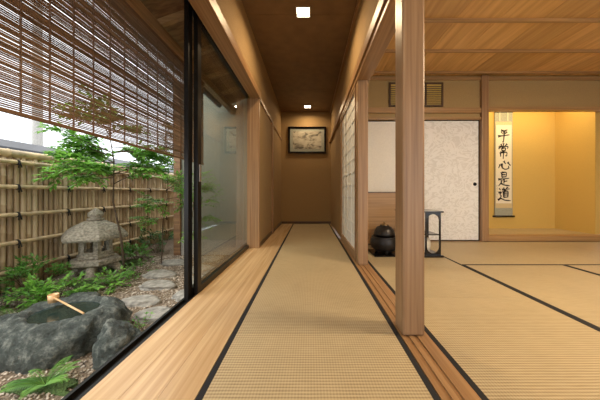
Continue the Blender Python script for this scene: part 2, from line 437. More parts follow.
# alcove
AY = 4.19; AX0 = 2.60; AX1 = 4.28
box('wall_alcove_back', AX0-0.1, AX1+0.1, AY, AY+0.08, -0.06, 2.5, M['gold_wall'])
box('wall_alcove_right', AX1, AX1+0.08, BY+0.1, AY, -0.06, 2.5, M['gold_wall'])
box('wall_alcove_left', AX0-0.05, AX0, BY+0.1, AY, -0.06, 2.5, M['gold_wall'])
box('alcove_ceiling', AX0, AX1, BY+0.1, AY, 2.42, 2.46, M['ceilwood'])
g = group('alcove_platform', (3.4, 3.85, 0.04))
box('front_edge', 2.576, 4.359, BY-0.04, BY+0.098, 0.0, 0.085, M['hinoki_x'], g, 0.004)
box('platform_mat', AX0+0.001, AX1-0.001, BY+0.10, AY-0.001, 0.0, 0.082, M['tat_x'], g)

# hanging scroll
def stroke_vf(pts, w, ox, oz, sx, sz, y):
    P = []
    for i in range(len(pts)-1):
        for k in range(5):
            t = k/5; P.append((pts[i][0]*(1-t)+pts[i+1][0]*t, pts[i][1]*(1-t)+pts[i+1][1]*t))
    P.append(pts[-1])
    for _ in range(2):
        P = [P[0]]+[((P[i-1][0]+2*P[i][0]+P[i+1][0])/4, (P[i-1][1]+2*P[i][1]+P[i+1][1])/4) for i in range(1, len(P)-1)]+[P[-1]]
    V, F = [], []
    n = len(P)
    for i, p in enumerate(P):
        a = P[max(i-1, 0)]; b = P[min(i+1, n-1)]
        dx, dz = (b[0]-a[0])*sx, (b[1]-a[1])*sz; L = math.hypot(dx, dz) or 1
        t = i/(n-1)
        ww = w*(1.25-0.75*math.sin(t*math.pi)**0.7)*(1-0.75*t**4)*0.5
        px, pz = ox+p[0]*sx, oz+p[1]*sz
        V += [(px-dz/L*ww, y, pz+dx/L*ww), (px+dz/L*ww, y, pz-dx/L*ww)]
    for i in range(n-1): F.append((2*i, 2*i+1, 2*i+3, 2*i+2))
    return V, F
CH = {
 'hei': [[(.22,.88),(.5,.84),(.78,.92)],[(.30,.76),(.40,.58)],[(.74,.78),(.6,.6)],[(.0,.42),(.5,.47),(1.0,.54)],[(.52,.86),(.5,.4),(.44,-.06),(.36,.02)]],
 'jo': [[(.5,1.05),(.5,.85)],[(.25,.99),(.36,.86)],[(.78,1.01),(.62,.86)],[(.12,.8),(.06,.62)],[(.12,.8),(.95,.84),(.84,.66)],[(.33,.7),(.36,.5)],[(.33,.7),(.70,.72),(.64,.5)],[(.34,.51),(.66,.53)],[(.2,.38),(.22,.08)],[(.2,.38),(.84,.42),(.80,.12),(.66,.16)],[(.52,.52),(.5,.2),(.47,-.08)]],
 'shin': [[(.14,.52),(.0,.18)],[(.30,.62),(.34,.2),(.6,.04),(.9,.16),(.86,.40)],[(.44,.85),(.60,.58)],[(.76,.74),(1.0,.40)]],
 'ze': [[(.3,.99),(.32,.62)],[(.3,.97),(.74,1.0),(.69,.62)],[(.3,.8),(.69,.81)],[(.3,.63),(.69,.65)],[(.0,.46),(.5,.5),(1.0,.54)],[(.5,.48),(.5,.12)],[(.5,.3),(.82,.34)],[(.3,.4),(.22,.15),(.0,-.04)],[(.2,.2),(.5,.04),(1.05,-.02)]],
 'do': [[(.42,1.0),(.50,.89)],[(.80,1.04),(.66,.89)],[(.32,.84),(1.0,.90)],[(.62,.86),(.50,.74)],[(.45,.72),(.47,.25)],[(.45,.72),(.86,.74),(.82,.25)],[(.45,.57),(.82,.58)],[(.45,.42),(.82,.43)],[(.45,.26),(.82,.27)],[(.1,.94),(.22,.8)],[(.0,.60),(.26,.66),(.12,.45),(.26,.35),(.06,.12)],[(.0,.04),(.25,.18),(.55,.02),(1.08,-.02)]],
}
sy = AY-0.02
g = group('hanging_scroll', (3.36, sy, 1.2))
sx0, sx1 = 3.21, 3.52
box('mount', sx0, sx1, sy, sy+0.004, 0.30, 2.10, M['brocade'], g)
box('inner_mount', sx0+0.012, sx1-0.012, sy-0.002, sy, 0.44, 1.94, M['brocade2'], g)
box('paper', sx0+0.020, sx1-0.020, sy-0.004, sy-0.002, 0.52, 1.88, M['scrollpaper'], g)
tubes('rollers', [([(sx0-0.03, sy, 0.295), (sx1+0.03, sy, 0.295)], 0.016), ([(sx0-0.005, sy, 2.105), (sx1+0.005, sy, 2.105)], 0.009)], M['lacquer'], g)
tubes('hanging_cord', [([(sx0+0.06, sy, 2.11), ((sx0+sx1)/2, sy+0.01, 2.2), (sx1-0.06, sy, 2.11)], 0.003)], M['cord'], g)
boxes('wind_ribbons', [(3.29, 3.302, sy-0.004, sy-0.001, 1.95, 2.10), (3.43, 3.442, sy-0.004, sy-0.001, 1.95, 2.10)], M['scrollpaper'], g)
parts = []
z = 1.85
random.seed(2)
for k, (c, hh, ww) in enumerate([('hei', .26, .20), ('jo', .28, .19), ('shin', .21, .21), ('ze', .27, .19), ('do', .26, .205)]):
    z -= hh
    for s in CH[c]:
        parts.append(stroke_vf(s, 0.036*random.uniform(.8, 1.2), 3.265+random.uniform(-.004, .006), z, ww, hh*0.86, sy-0.0055))
for i in range(5):
    parts.append(stroke_vf([(0, 1), (1, .9), (.3, .4), (.9, 0)], 0.006, 3.236, 0.80-i*0.05, 0.016, 0.035, sy-0.0055))
V, F = merge(parts)
mesh_obj('brush_calligraphy', V, F, M['ink'], g)

# framed picture in corridor
g = group('framed_ink_painting', (-0.06, EY-0.03, 1.87))
x0, x1, z0, z1 = -0.50, 0.37, 1.60, 2.21
fy0, fy1 = EY-0.04, EY-0.005
boxes('frame', [(x0, x1, fy0, fy1, z0, z0+0.045), (x0, x1, fy0, fy1, z1-0.045, z1), (x0, x0+0.045, fy0, fy1, z0+0.045, z1-0.045), (x1-0.045, x1, fy0, fy1, z0+0.045, z1-0.045)], M['lacquer'], g, 0.003)
box('mat_board', x0+0.045, x1-0.045, fy0+0.015, fy1, z0+0.045, z1-0.045, M['brocade'], g)
box('painting', x0+0.11, x1-0.11, fy0+0.011, fy0+0.015, z0+0.105, z1-0.105, M['art'], g)

# shoji
def shoji(x, y0, y1):
    o = group('shoji_screen', (x, (y0+y1)/2, 0.9))
    t = 0.015
    box('paper', x+0.004, x+0.006, y0+0.03, y1-0.03, 0.10, 1.765, M['paper'], o)
    boxes('stiles_and_rails', [(x-t, x+t, y0, y0+0.03, 0.003, 1.795), (x-t, x+t, y1-0.03, y1, 0.003, 1.795),
          (x-t, x+t, y0+0.03, y1-0.03, 0.003, 0.10), (x-t, x+t, y0+0.03, y1-0.03, 1.765, 1.795)], M['hinoki_z'], o)
    L = []
    for i in range(1, 4):
        yy = y0+0.03+(y1-y0-0.06)*i/4; L.append((x-0.004, x+0.003, yy-0.003, yy+0.003, 0.10, 1.765))
    for i in range(1, 12):
        zz = 0.10+1.665*i/12; L.append((x-0.004, x+0.003, y0+0.03, y1-0.03, zz-0.003, zz+0.003))
    boxes('kumiko_lattice', L, M['paper'], o)
shoji(0.475, 2.45, 3.6)
shoji(0.515, 2.50, 3.61)

# ================================================================ window / glass door
g = group('window_1', (-0.80, 1, 1))
boxes('frame', [(-0.86, -0.762, BACK, 3.66, 2.03, 2.09), (-0.862, -0.782, BACK, 3.66, -0.05, -0.03), (-0.80, -0.782, BACK, 3.66, -0.03, -0.004), (-0.86, -0.845, BACK, 3.66, -0.03, -0.012), (-0.86, -0.764, 3.60, 3.66, 0.0, 2.03)], M['alum'], g)
def glass_door(name, x, y0, y1, pull=None):
    o = group(name, (x, (y0+y1)/2, 1.0)); t = 0.014
    boxes('stiles_and_rails', [(x-t, x+t, y0, y0+0.055, -0.025, 2.025), (x-t, x+t, y1-0.055, y1, -0.025, 2.025),
                    (x-t, x+t, y0+0.055, y1-0.055, -0.025, 0.045), (x-t, x+t, y0+0.055, y1-0.055, 1.965, 2.025)], M['alum'], o)
    mesh_obj('glass', [(x, y0+0.05, 0.04), (x, y1-0.05, 0.04), (x, y1-0.05, 1.97), (x, y0+0.05, 1.97)], [(0, 1, 2, 3)], M['glass'], o)
    if pull: box('pull', x+t, x+t+0.006, pull-0.012, pull+0.012, 0.78, 0.90, M['steel'], o, 0.002)
glass_door('door_3', -0.79, 1.66, 3.6, 1.69)
glass_door('door_4', -0.826, 1.60, 3.55)

# exterior wing wall
box('wall_exterior_wing', -1.98, -0.87, 3.70, 3.85, GZ, 2.4, M['ext_wall'])
box('exterior_corner_post', -2.08, -1.985, 3.66, 3.76, GZ, 2.4, M['eave'])
box('baseboard_exterior', -1.98, -0.87, 3.68, 3.698, GZ, -0.02, M['concrete'])

# eave
g = group('roof_eave', (-1.1, 1.0, 2.1))
def slab(x0, z0, x1, z1, y0, y1, t):
    v = [(x0, y0, z0), (x1, y0, z1), (x1, y1, z1), (x0, y1, z0), (x0, y0, z0+t), (x1, y0, z1+t), (x1, y1, z1+t), (x0, y1, z0+t)]
    return v, list(BF)
mesh_obj('soffit', *slab(-1.30, 2.03, -0.76, 2.22, BACK, 3.68, 0.03), M['eave'], g)
V, F = merge([slab(-1.28, 1.985, -0.77, 2.165, y-0.02, y+0.02, 0.05) for y in [BACK+0.3+0.45*i for i in range(12)]])
mesh_obj('rafters', V, F, M['hinoki_x'], g)
box('eave_beam', -1.20, -1.13, BACK, 3.66, 1.90, 1.98, M['hinoki'], g)
tubes('gutter', [([(-1.36, BACK, 2.02), (-1.36, 3.6, 2.02)], 0.04)], M['alum'], g)

def sudare(y0, y1, x, z0, z1, n_off):
    o = group('bamboo_blind', (x, (y0+y1)/2, (z0+z1)/2))
    L = []; z = z0
    random.seed(n_off)
    while z < z1:
        h = random.uniform(0.0042, 0.0068)
        d = random.uniform(-0.0015, 0.0015)
        L.append((x-0.002+d, x+0.002+d, y0, y1, z, z+h)); z += 0.0083
    boxes('slats', L, M['slat'], o, loc=(x, 0, 0))
    n = int((y1-y0)/0.11)
    boxes('warp_strings', [(x-0.004, x+0.004, y0+0.03+i*(y1-y0-0.06)/n-0.0014, y0+0.03+i*(y1-y0-0.06)/n+0.0014, z0, z1) for i in range(n+1)], M['slat'], o)
    boxes('end_bars', [(x-0.006, x+0.006, y0-0.005, y1+0.005, z0-0.012, z0), (x-0.012, x+0.012, y0-0.005, y1+0.005, z1, z1+0.03)], M['slat'], o)
    return o
sudare(0.72, 2.62, -1.165, 1.02, 1.87, 3)
sudare(-1.2, 0.70, -1.165, 1.02, 1.87, 4)

# ================================================================ garden
def gh(x, y): return GZ + 0.012*noise.noise(Vector((x*2, y*2, 0)))
V, F = [], []
nx, ny = 50, 110
for j in range(ny+1):
    for i in range(nx+1):
        x = -5.0 + i*(5.0-0.84)/nx; y = -3 + j*11/ny
        V.append((x, y, gh(x, y)))
for j in range(ny):
    for i in range(nx):
        a = j*(nx+1)+i; F.append((a, a+1, a+nx+2, a+nx+1))
mesh_obj('garden_ground', V, F, M['soil'], None, True)

def pebble_mat():
    m, nt, b = new_mat('pebble_stone')
    v = coords(nt, (1, 1, 1))
    n = N(nt, 'ShaderNodeTexVoronoi'); n.inputs['Scale'].default_value = 45
    nt.links.new(v, n.inputs['Vector'])
    s = N(nt, 'ShaderNodeSeparateColor'); nt.links.new(n.outputs['Color'], s.inputs[0])
    nt.links.new(ramp(nt, s.outputs[0], [(0.0, (0.14, 0.11, 0.08)), (0.5, (0.36, 0.29, 0.215)), (1.0, (0.58, 0.51, 0.42))]), b.inputs['Base Color'])
    b.inputs['Roughness'].default_value = 0.8
    return m
M['pebble'] = pebble_mat()
random.seed(11)
V, F = [], []
OC = [(1, 0, 0), (0, 1, 0), (-1, 0, 0), (0, -1, 0), (0, 0, 1), (0, 0, -1)]
OF = [(0, 1, 4), (1, 2, 4), (2, 3, 4), (3, 0, 4), (1, 0, 5), (2, 1, 5), (3, 2, 5), (0, 3, 5)]
for _ in range(15000):
    y = 0.7 + 2.95*random.random()**1.3; x = random.uniform(-2.8, -0.87)
    r = random.uniform(0.006, 0.014); a = random.random()*3
    k = len(V)
    for (p, q, s) in OC:
        V.append((x+r*(p*math.cos(a)-q*math.sin(a)), y+r*random.uniform(.6, 1)*(p*math.sin(a)+q*math.cos(a)), gh(x, y)+0.003+s*r*0.6))
    F += [tuple(i+k for i in f) for f in OF]
mesh_obj('gravel_bed', V, F, M['pebble'], None, True)

def rock_vf(c, rx, ry, h, seed, flat=1.0, seg=40, rings=18, amp=0.22):
    V, F = [], []
    for j in range(rings+1):
        t = j/rings; ph = t*math.pi/2
        for i in range(seg):
            a = 2*math.pi*i/seg
            d = Vector((math.cos(a)*math.cos(ph), math.sin(a)*math.cos(ph), math.sin(ph)))
            nz = 1+amp*noise.noise(d*1.7+Vector((seed, seed*2.3, 0)))*1.6 + amp*0.5*noise.noise(d*5+Vector((seed, 0, 0)))+ amp*0.2*noise.noise(d*12+Vector((seed, 0, 0)))
            pr = math.cos(ph)**flat
            V.append((c[0]+math.cos(a)*pr*rx*nz, c[1]+math.sin(a)*pr*ry*nz, c[2]-0.02+(h+0.02)*math.sin(ph)*(1+(nz-1)*0.6)))
    for j in range(rings):
        for i in range(seg):
            a = j*seg+i; b_ = j*seg+(i+1) % seg; F.append((a, b_, b_+seg, a+seg))
    F.append(tuple(rings*seg+i for i in range(seg)))
    return V, F
def stone(name, x, y, rx, ry, h, seed, mat, flat=1.0, amp=0.22):
    V, F = rock_vf((x, y, GZ), rx, ry, h, seed, flat, amp=amp)
    return mesh_obj(name, V, F, mat, None, True)
for i, (x, y, rx, ry) in enumerate([(-1.18, 1.84, .17, .10), (-1.46, 2.08, .17, .09), (-1.12, 2.20, .12, .11), (-1.52, 2.42, .19, .11), (-1.18, 2.58, .14, .12), (-1.72, 2.76, .18, .11), (-1.33, 2.95, .17, .13), (-1.80, 3.2, .18, .13), (-1.4, 3.38, .15, .12)]):
    stone('stepping_stone', x, y, rx, ry, 0.045, i*3.1+1, M['step'], flat=0.25, amp=0.16)
stone('garden_rock', -1.11, 1.40, 0.115, 0.12, 0.185, 5.5, M['rock'], 0.7, amp=0.3)
stone('garden_rock', -1.93, 2.0, 0.16, 0.12, 0.12, 8.5, M['rock'], 0.8)
stone('garden_rock', -1.78, 1.06, 0.16, 0.08, 0.07, 2.5, M['rock'], 0.8)
stone('garden_rock', -2.10, 1.66, 0.12, 0.1, 0.10, 15.5, M['rock'], 0.8)
for i, (x, y, rx, ry) in enumerate([(-2.3, 2.45, .25, .15), (-2.5, 3.2, .25, .25), (-1.30, 1.17, .18, .05), (-2.1, 1.35, .15, .15)]):
    V, F = rock_vf((x, y, GZ), rx, ry, 0.022, i+40.2, 0.6, amp=0.4)
    mesh_obj('moss_mound', V, F, M['moss'], None, True)

# water basin
g = group('stone_water_basin', (-1.57, 1.54, GZ))
cx, cy = -1.57, 1.54; seg = 80
prof = [(0.93, -0.02), (1.00, 0.03), (1.03, 0.08), (1.01, 0.125), (0.96, 0.165), (0.88, 0.19), (0.78, 0.205), (0.68, 0.21), (0.61, 0.205), (0.56, 0.19), (0.52, 0.16), (0.44, 0.12), (0.2, 0.10), (0.02, 0.098)]
V, F = [], []
for j, (r, z) in enumerate(prof):
    for i in range(seg):
        a = 2*math.pi*i/seg
        d = Vector((math.cos(a)*r*1.6, math.sin(a)*r*1.6, z*5))
        am = 0.20 if j < 7 else 0.14*(1 if j < 10 else 0.3)
        nz = 1+am*noise.noise(d+Vector((3, 1, 0)))+am*0.5*noise.noise(d*3.3)+ (0.05*noise.noise(d*8)+0.02*noise.noise(d*18) if j < 10 else 0)
        zz = z+0.02*noise.noise(d*1.6+Vector((0, 9, 0)))+0.008*noise.noise(d*7) if 1 < j < 10 else z
        V.append((cx+math.cos(a)*r*0.325*nz, cy+math.sin(a)*r*0.275*nz, GZ+zz))
for j in range(len(prof)-1):
    for i in range(seg):
        a = j*seg+i; b_ = j*seg+(i+1) % seg; F.append((a, b_, b_+seg, a+seg))
F.append(tuple((len(prof)-1)*seg+i for i in range(seg)))
mesh_obj('boulder', V, F, M['rock'], g, True)
V = [(cx+0.325*0.56*math.cos(2*math.pi*i/40), cy+0.275*0.56*math.sin(2*math.pi*i/40), GZ+0.186) for i in range(40)]
mesh_obj('water', V, [tuple(range(40))], M['water'], g)
# ladle resting across the rim
g = group('bamboo_ladle', (-1.5, 1.53, 0.0))
zc = -0.022
hx0, hy0, hx1, hy1 = -1.68, 1.58, -1.34, 1.42
tubes('handle', [([(hx0, hy0, zc+0.03), (hx1, hy1, zc+0.010)], 0.0055)], M['bamboo_lt'], g)
V, F = lathe_vf([(0.001, -0.02), (0.026, -0.02), (0.028, 0.03), (0.024, 0.03), (0.022, -0.012), (0.001, -0.012)], (hx0-0.022, hy0+0.012, zc+0.02), 24)
mesh_obj('cup', V, F, M['bamboo_lt'], g, True)

# stone lantern
LX, LY = -2.50, 2.80
g = group('stone_lantern', (LX, LY, GZ))
def hexl(name, prof, rot=0.3, seg=6): return lathe(name, prof, (LX, LY, GZ), M['stone'], g, seg=seg, rot=rot, smooth=False)
ls = []
for k in range(4):
    a = 0.5+k*math.pi/2
    p = [(LX+math.cos(a)*r, LY+math.sin(a)*r, GZ+z) for r, z in [(0.21, -0.01), (0.215, 0.04), (0.18, 0.09), (0.12, 0.12)]]
    ls.append((p, [0.05, 0.045, 0.045, 0.055]))
tubes('legs', ls, M['stone'], g, seg=10)
hexl('platform', [(0.14, 0.10), (0.22, 0.13), (0.245, 0.15), (0.245, 0.19), (0.20, 0.205)])
hexl('fire_box_base', [(0.17, 0.205), (0.18, 0.215), (0.18, 0.24), (0.165, 0.245)])
ps = []
for k in range(6):
    a = 0.3+k*math.pi/3; b_ = a+math.pi/3
    A = Vector((math.cos(a), math.sin(a), 0))*0.165; B = Vector((math.cos(b_), math.sin(b_), 0))*0.165
    c0 = Vector((LX, LY, GZ))
    def P(u, z, ins=0): 
        q = A.lerp(B, u)*(1-ins); return tuple(c0+Vector((q.x, q.y, z)))
    us = [0, .25, .75, 1]; zs = [0.245, 0.285, 0.40, 0.44]
    V = []
    for ins in (0, 0.22):
        for zz in zs:
            for u in us: V.append(P(u, zz, ins))
    F = []
    for r in range(3):
        for c in range(3):
            if r == 1 and c == 1: continue
            q = r*4+c; F.append((q, q+1, q+5, q+4)); q += 16; F.append((q+1, q, q+4, q+5))
    F += [(5, 6, 22, 21), (6, 10, 26, 22), (10, 9, 25, 26), (9, 5, 21, 25)]
    ps.append((V, F))
V, F = merge(ps); mesh_obj('fire_box', V, F, M['stone'], g)
hexl('roof', [(0.15, 0.44), (0.20, 0.445), (0.315, 0.425), (0.325, 0.445), (0.315, 0.475), (0.27, 0.53), (0.20, 0.58), (0.12, 0.62), (0.07, 0.635)])
lathe('finial', [(0.05, 0.625), (0.08, 0.64), (0.08, 0.655), (0.05, 0.66), (0.075, 0.69), (0.07, 0.72), (0.03, 0.755), (0.005, 0.775)], (LX, LY, GZ), M['stone'], g, seg=20)

# bamboo fence
FX = -2.9
g = group('bamboo_fence', (FX, 3.0, GZ))
random.seed(5)
parts = []
y = 0.6
while y < 5.08:
    r = random.uniform(0.0195, 0.0235); top = 1.06+random.uniform(-0.012, 0.012)
    xj = FX+random.uniform(-0.006, 0.006)
    path = [(xj, y, GZ+0.01)]; rad = [r]
    z = GZ+random.uniform(0.08, 0.3)
    while z < top-0.05:
        for dz, rr in ((-0.006, r), (0, r*1.14), (0.006, r)):
            path.append((xj, y, z+dz)); rad.append(rr)
        z += random.uniform(0.24, 0.32)
    path.append((xj, y, top)); rad.append(r)
    parts.append(tube_vf(path, rad, 8)); y += 0.052
V, F = merge(parts); mesh_obj('vertical_canes', V, F, M['bamboo'], g, True, loc=(0, 0, 0))
box('dark_gap_sheet', FX-0.044, FX-0.036, 0.58, 5.1, GZ, 1.03, M['dark_z'], g)  # added sheet, its dark colour makes the gaps between canes dark
RL = [-0.05, 0.22, 0.49, 0.76, 1.00]
def cane(x, z, r, y0, y1):
    path = []; rad = []; y = y0
    path.append((x, y, z)); rad.append(r); y += 0.2
    while y < y1-0.1:
        for dy, rr in ((-0.006, r), (0, r*1.15), (0.006, r)): path.append((x, y+dy, z)); rad.append(rr)
        y += random.uniform(0.28, 0.36)
    path.append((x, y1, z)); rad.append(r); return path, rad
tubes('rails', [cane(FX+0.045, zz, 0.021, 0.55, 5.08) for zz in RL] + [cane(FX-0.066, zz, 0.021, 0.55, 5.08) for zz in RL], M['bamboo_rail'], g, seg=10)
tubes('cap_rail', [cane(FX, 1.085, 0.038, 0.55, 5.08)], M['bamboo_rail'], g, seg=12)
ties = []
for yy in [0.9+0.48*i for i in range(9)]:
    for zz in RL:
        ties.append(([(FX+0.045, yy-0.008, zz), (FX+0.045, yy+0.008, zz)], 0.027))
        ties.append(([(FX+0.07, yy, zz+0.012), (FX+0.075, yy-0.012, zz-0.055)], 0.005))
        ties.append(([(FX+0.07, yy, zz+0.012), (FX+0.075, yy+0.014, zz-0.05)], 0.005))
tubes('cord_ties', ties, M['cord'], g, seg=8)
boxes('posts', [(FX-0.16, FX-0.09, yy, yy+0.07, GZ-0.1, 1.04) for yy in (0.7, 2.2, 3.7, 5.0)], M['eave'], g)
g = group('garden_end_fence', (-2.4, 5.2, GZ))
parts = []
x = FX+0.05
while x < -0.9:
    r = random.uniform(0.020, 0.0235); parts.append(tube_vf([(x, 5.19, GZ+0.01), (x, 5.19, 1.06+random.uniform(-.01, .01))], r, 8)); x += 0.052
V, F = merge(parts); mesh_obj('vertical_canes', V, F, M['bamboo_rail'], g, True)
tubes('rails', [([(FX+0.1, 5.14, zz), (-0.9, 5.14, zz)], 0.021) for zz in RL], M['bamboo_rail'], g)

# neighbourhood
g = group('neighbour_house', (-6.5, 3, 0))
box('wall', -9.0, -6.4, -2, 12, -0.5, 1.55, M['neigh'], g)
mesh_obj('roof', [(-6.0, -2.5, 1.62), (-6.0, 12.5, 1.62), (-6.6, 12.5, 1.86), (-6.6, -2.5, 1.86), (-6.0, -2.5, 1.3), (-6.0, 12.5, 1.3), (-6.6, 12.5, 1.40), (-6.6, -2.5, 1.40)],
         [(0, 1, 2, 3), (7, 6, 5, 4), (0, 4, 5, 1), (1, 5, 6, 2), (2, 6, 7, 3), (3, 7, 4, 0)], M['roof'], g)
tubes('pipe_stand_in', [([(-8.4, 7.4, -0.5), (-8.4, 7.4, 7.5)], [0.13, 0.10])], M['concrete'], None, seg=16)  # grey pole standing in for a white vertical pipe

# ---------------- plants
def leaf_vf(p, d, L, W, up):
    d = d.normalized(); s = d.cross(up)
    if s.length < 1e-3: s = Vector((1, 0, 0))
    s.normalize(); n = s.cross(d)
    b0 = p; m1 = p+d*L*0.45+s*W*0.5+n*W*0.12; m2 = p+d*L*0.45-s*W*0.5+n*W*0.12; mid = p+d*L*0.5; t = p+d*L-n*L*0.12
    return [tuple(b0), tuple(m1), tuple(t), tuple(m2), tuple(mid)], [(0, 1, 4), (1, 2, 4), (0, 4, 3), (4, 2, 3)]
def rnd(a=1): return Vector((random.uniform(-a, a), random.uniform(-a, a), random.uniform(-a, a)))
def spray(p, d, L, n, lw, ll, leaves, twigs, r=0.002):
    path = [p]; q = p.copy(); dd = d.normalized()
    for i in range(n):
        dd = (dd + rnd(0.12) + Vector((0, 0, -0.03))).normalized(); q = q+dd*(L/n); path.append(q.copy())
        for s in (-1, 1):
            side = dd.cross(Vector((0, 0, 1))).normalized()*s
            ld = side*0.9+dd*0.6+rnd(0.3)
            leaves.append(leaf_vf(q.copy(), ld, ll*random.uniform(.7, 1.15), lw, Vector((0, 0, 1))+rnd(0.35)))
    leaves.append(leaf_vf(q.copy(), dd, ll, lw, Vector((0, 0, 1))))
    twigs.append(([tuple(a) for a in path], [r*(1-0.6*i/n) for i in range(n+1)]))

def small_tree(name, trunk, branches, seed, ll, lw, lm, density=1.0, spread=1.0, tr=0.014):
    random.seed(seed)
    g = group(name, trunk[0])
    leaves, twigs = [], []
    T = [Vector(p) for p in trunk]
    twigs.append(([tuple(p) for p in T], [tr*(1-0.7*i/(len(T)-1)) for i in range(len(T))]))
    for (t, ang, L, el) in branches:
        f = t*(len(T)-1); i = min(int(f), len(T)-2); p = T[i].lerp(T[i+1], f-i)
        d = Vector((math.cos(ang), math.sin(ang), el)).normalized()
        path = [p]; q = p.copy(); dd = d.copy(); n = 5
        for k in range(n):
            dd = (dd+rnd(0.15)).normalized(); q = q+dd*L/n; path.append(q.copy())
            if k >= 1:
                for s in range(int(3*density)):
                    sd = (dd+rnd(0.9)*spread).normalized(); sd.z *= 0.5
                    spray(q.copy(), sd, random.uniform(0.10, 0.2), 5, lw, ll, leaves, twigs)
        spray(q.copy(), dd, 0.16, 6, lw, ll, leaves, twigs)
        twigs.append(([tuple(a) for a in path], [tr*0.45*(1-0.6*i/n) for i in range(n+1)]))
    V, F = merge(leaves); mesh_obj('leaves', V, F, lm, g)
    tubes('branches', twigs, M['bark'], g, seg=5)
br = lambda n, lo, hi, l0, l1: [(random.uniform(lo, hi), random.uniform(0, 6.28), random.uniform(l0, l1), random.uniform(0.0, 0.6)) for _ in range(n)]
random.seed(21)
small_tree('garden_maple_sapling', [(-2.12, 2.75, GZ), (-2.14, 2.72, 0.2), (-2.18, 2.66, 0.6), (-2.14, 2.62, 1.05), (-2.20, 2.6, 1.5)],
           br(20, 0.60, 1.0, 0.25, 0.42)+[(0.74, 3.1, 0.42, 0.3), (0.8, 3.4, 0.42, 0.2), (0.8, 0.2, 0.42, 0.1), (0.7, 0.0, 0.42, 0.2), (0.9, 2.8, 0.42, 0.1), (0.66, 3.5, 0.42, 0.1)], 3, 0.080, 0.033, M['leaf'], 1.0, tr=0.014)
small_tree('garden_shrub_tall', [(-1.95, 3.15, GZ), (-1.93, 3.15, 0.3), (-1.86, 3.12, 0.6), (-1.84, 3.1, 0.95)],
           br(9, 0.4, 1.0, 0.15, 0.26), 5, 0.065, 0.025, M['leaf'], 0.9, tr=0.008)
small_tree('garden_shrub_tall', [(-1.50, 2.98, GZ), (-1.49, 2.98, 0.2), (-1.44, 2.96, 0.5), (-1.42, 2.95, 0.85)],
           br(10, 0.3, 1.0, 0.10, 0.22), 8, 0.06, 0.020, M['leaf'], 0.8, tr=0.007)
small_tree('garden_conifer', [(-2.30, 4.4, GZ), (-2.30, 4.4, 0.6), (-2.31, 4.4, 1.2), (-2.30, 4.4, 1.9)],
           br(34, 0.35, 1.0, 0.15, 0.34), 9, 0.06, 0.014, M['leafd'], 1.6, tr=0.025)
def low_bush(name, x, y, R, H, n, seed, ll, lw, lm):
    random.seed(seed); g = group(name, (x, y, GZ)); leaves, twigs = [], []
    for _ in range(n):
        a = random.uniform(0, 6.28); e = random.uniform(0.3, 1.4)
        base = Vector((x+random.uniform(-.3, .3)*R, y+random.uniform(-.3, .3)*R, GZ))
        d = Vector((math.cos(a)*R/H, math.sin(a)*R/H, e)).normalized()
        L = H*random.uniform(0.4, 0.9); q = base+d*L
        twigs.append(([tuple(base), tuple(q)], [0.004, 0.002]))
        for k in range(3): spray(q.copy(), d+rnd(0.8), 0.10, 4, lw, ll, leaves, twigs)
    V, F = merge(leaves); mesh_obj('leaves', V, F, lm, g)
    tubes('stems', twigs, M['bark'], g, seg=5)
low_bush('nandina_bush', -2.24, 2.06, 0.22, 0.22, 22, 31, 0.06, 0.024, M['leaf'])
low_bush('nandina_bush', -2.60, 2.25, 0.14, 0.34, 14, 32, 0.06, 0.024, M['fern'])
low_bush('nandina_bush', -1.98, 2.38, 0.13, 0.13, 11, 33, 0.05, 0.020, M['leaf'])
low_bush('nandina_bush', -2.42, 3.35, 0.18, 0.22, 13, 34, 0.06, 0.024, M['fern'])
low_bush('nandina_bush', -2.45, 3.85, 0.2, 0.36, 16, 35, 0.06, 0.024, M['leafd'])
low_bush('nandina_bush', -2.55, 1.75, 0.16, 0.20, 12, 36, 0.05, 0.02, M['leafd'])
low_bush('nandina_bush', -1.98, 2.78, 0.10, 0.10, 7, 37, 0.04, 0.018, M['fern'])
low_bush('nandina_bush', -1.84, 1.0, 0.12, 0.10, 12, 38, 0.035, 0.016, M['leafd'])
low_bush('nandina_bush', -1.10, 1.60, 0.06, 0.06, 5, 40, 0.022, 0.011, M['fern'])
def fern(x, y, n, L, seed, lift=1.0):
    random.seed(seed); g = group('fern', (x, y, GZ)); leaves, twigs = [], []
    for k in range(n):
        a = 2*math.pi*k/n+random.uniform(-.3, .3); ll = L*random.uniform(.75, 1.1)
        path = []; m = 22
        for i in range(m+1):
            t = i/m; r = ll*t; z = ll*lift*(1.1*t-0.75*t*t)
            p = Vector((x+math.cos(a)*r, y+math.sin(a)*r, GZ+0.01+z)); path.append(p)
            if i > 1:
                s = Vector((-math.sin(a), math.cos(a), 0)); w = ll*0.26*math.sin(min(1, t*1.05)*math.pi*0.92+0.15)
                for sg in (-1, 1):
                    leaves.append(leaf_vf(p, s*sg+Vector((math.cos(a), math.sin(a), -0.15))*0.35, max(w, 0.010), ll*0.038, Vector((0, 0, 1))))
        twigs.append(([tuple(p) for p in path], [0.0018]*(m+1)))
    V, F = merge(leaves); mesh_obj('fronds', V, F, M['fern'], g)
    tubes('stalks', twigs, M['fern'], g, seg=4)
fern(-1.29, 1.17, 12, 0.14, 1, 1.0)
fern(-1.52, 1.04, 8, 0.10, 2, 0.7)
fern(-2.16, 1.74, 9, 0.20, 3)
fern(-2.08, 2.48, 9, 0.18, 6)

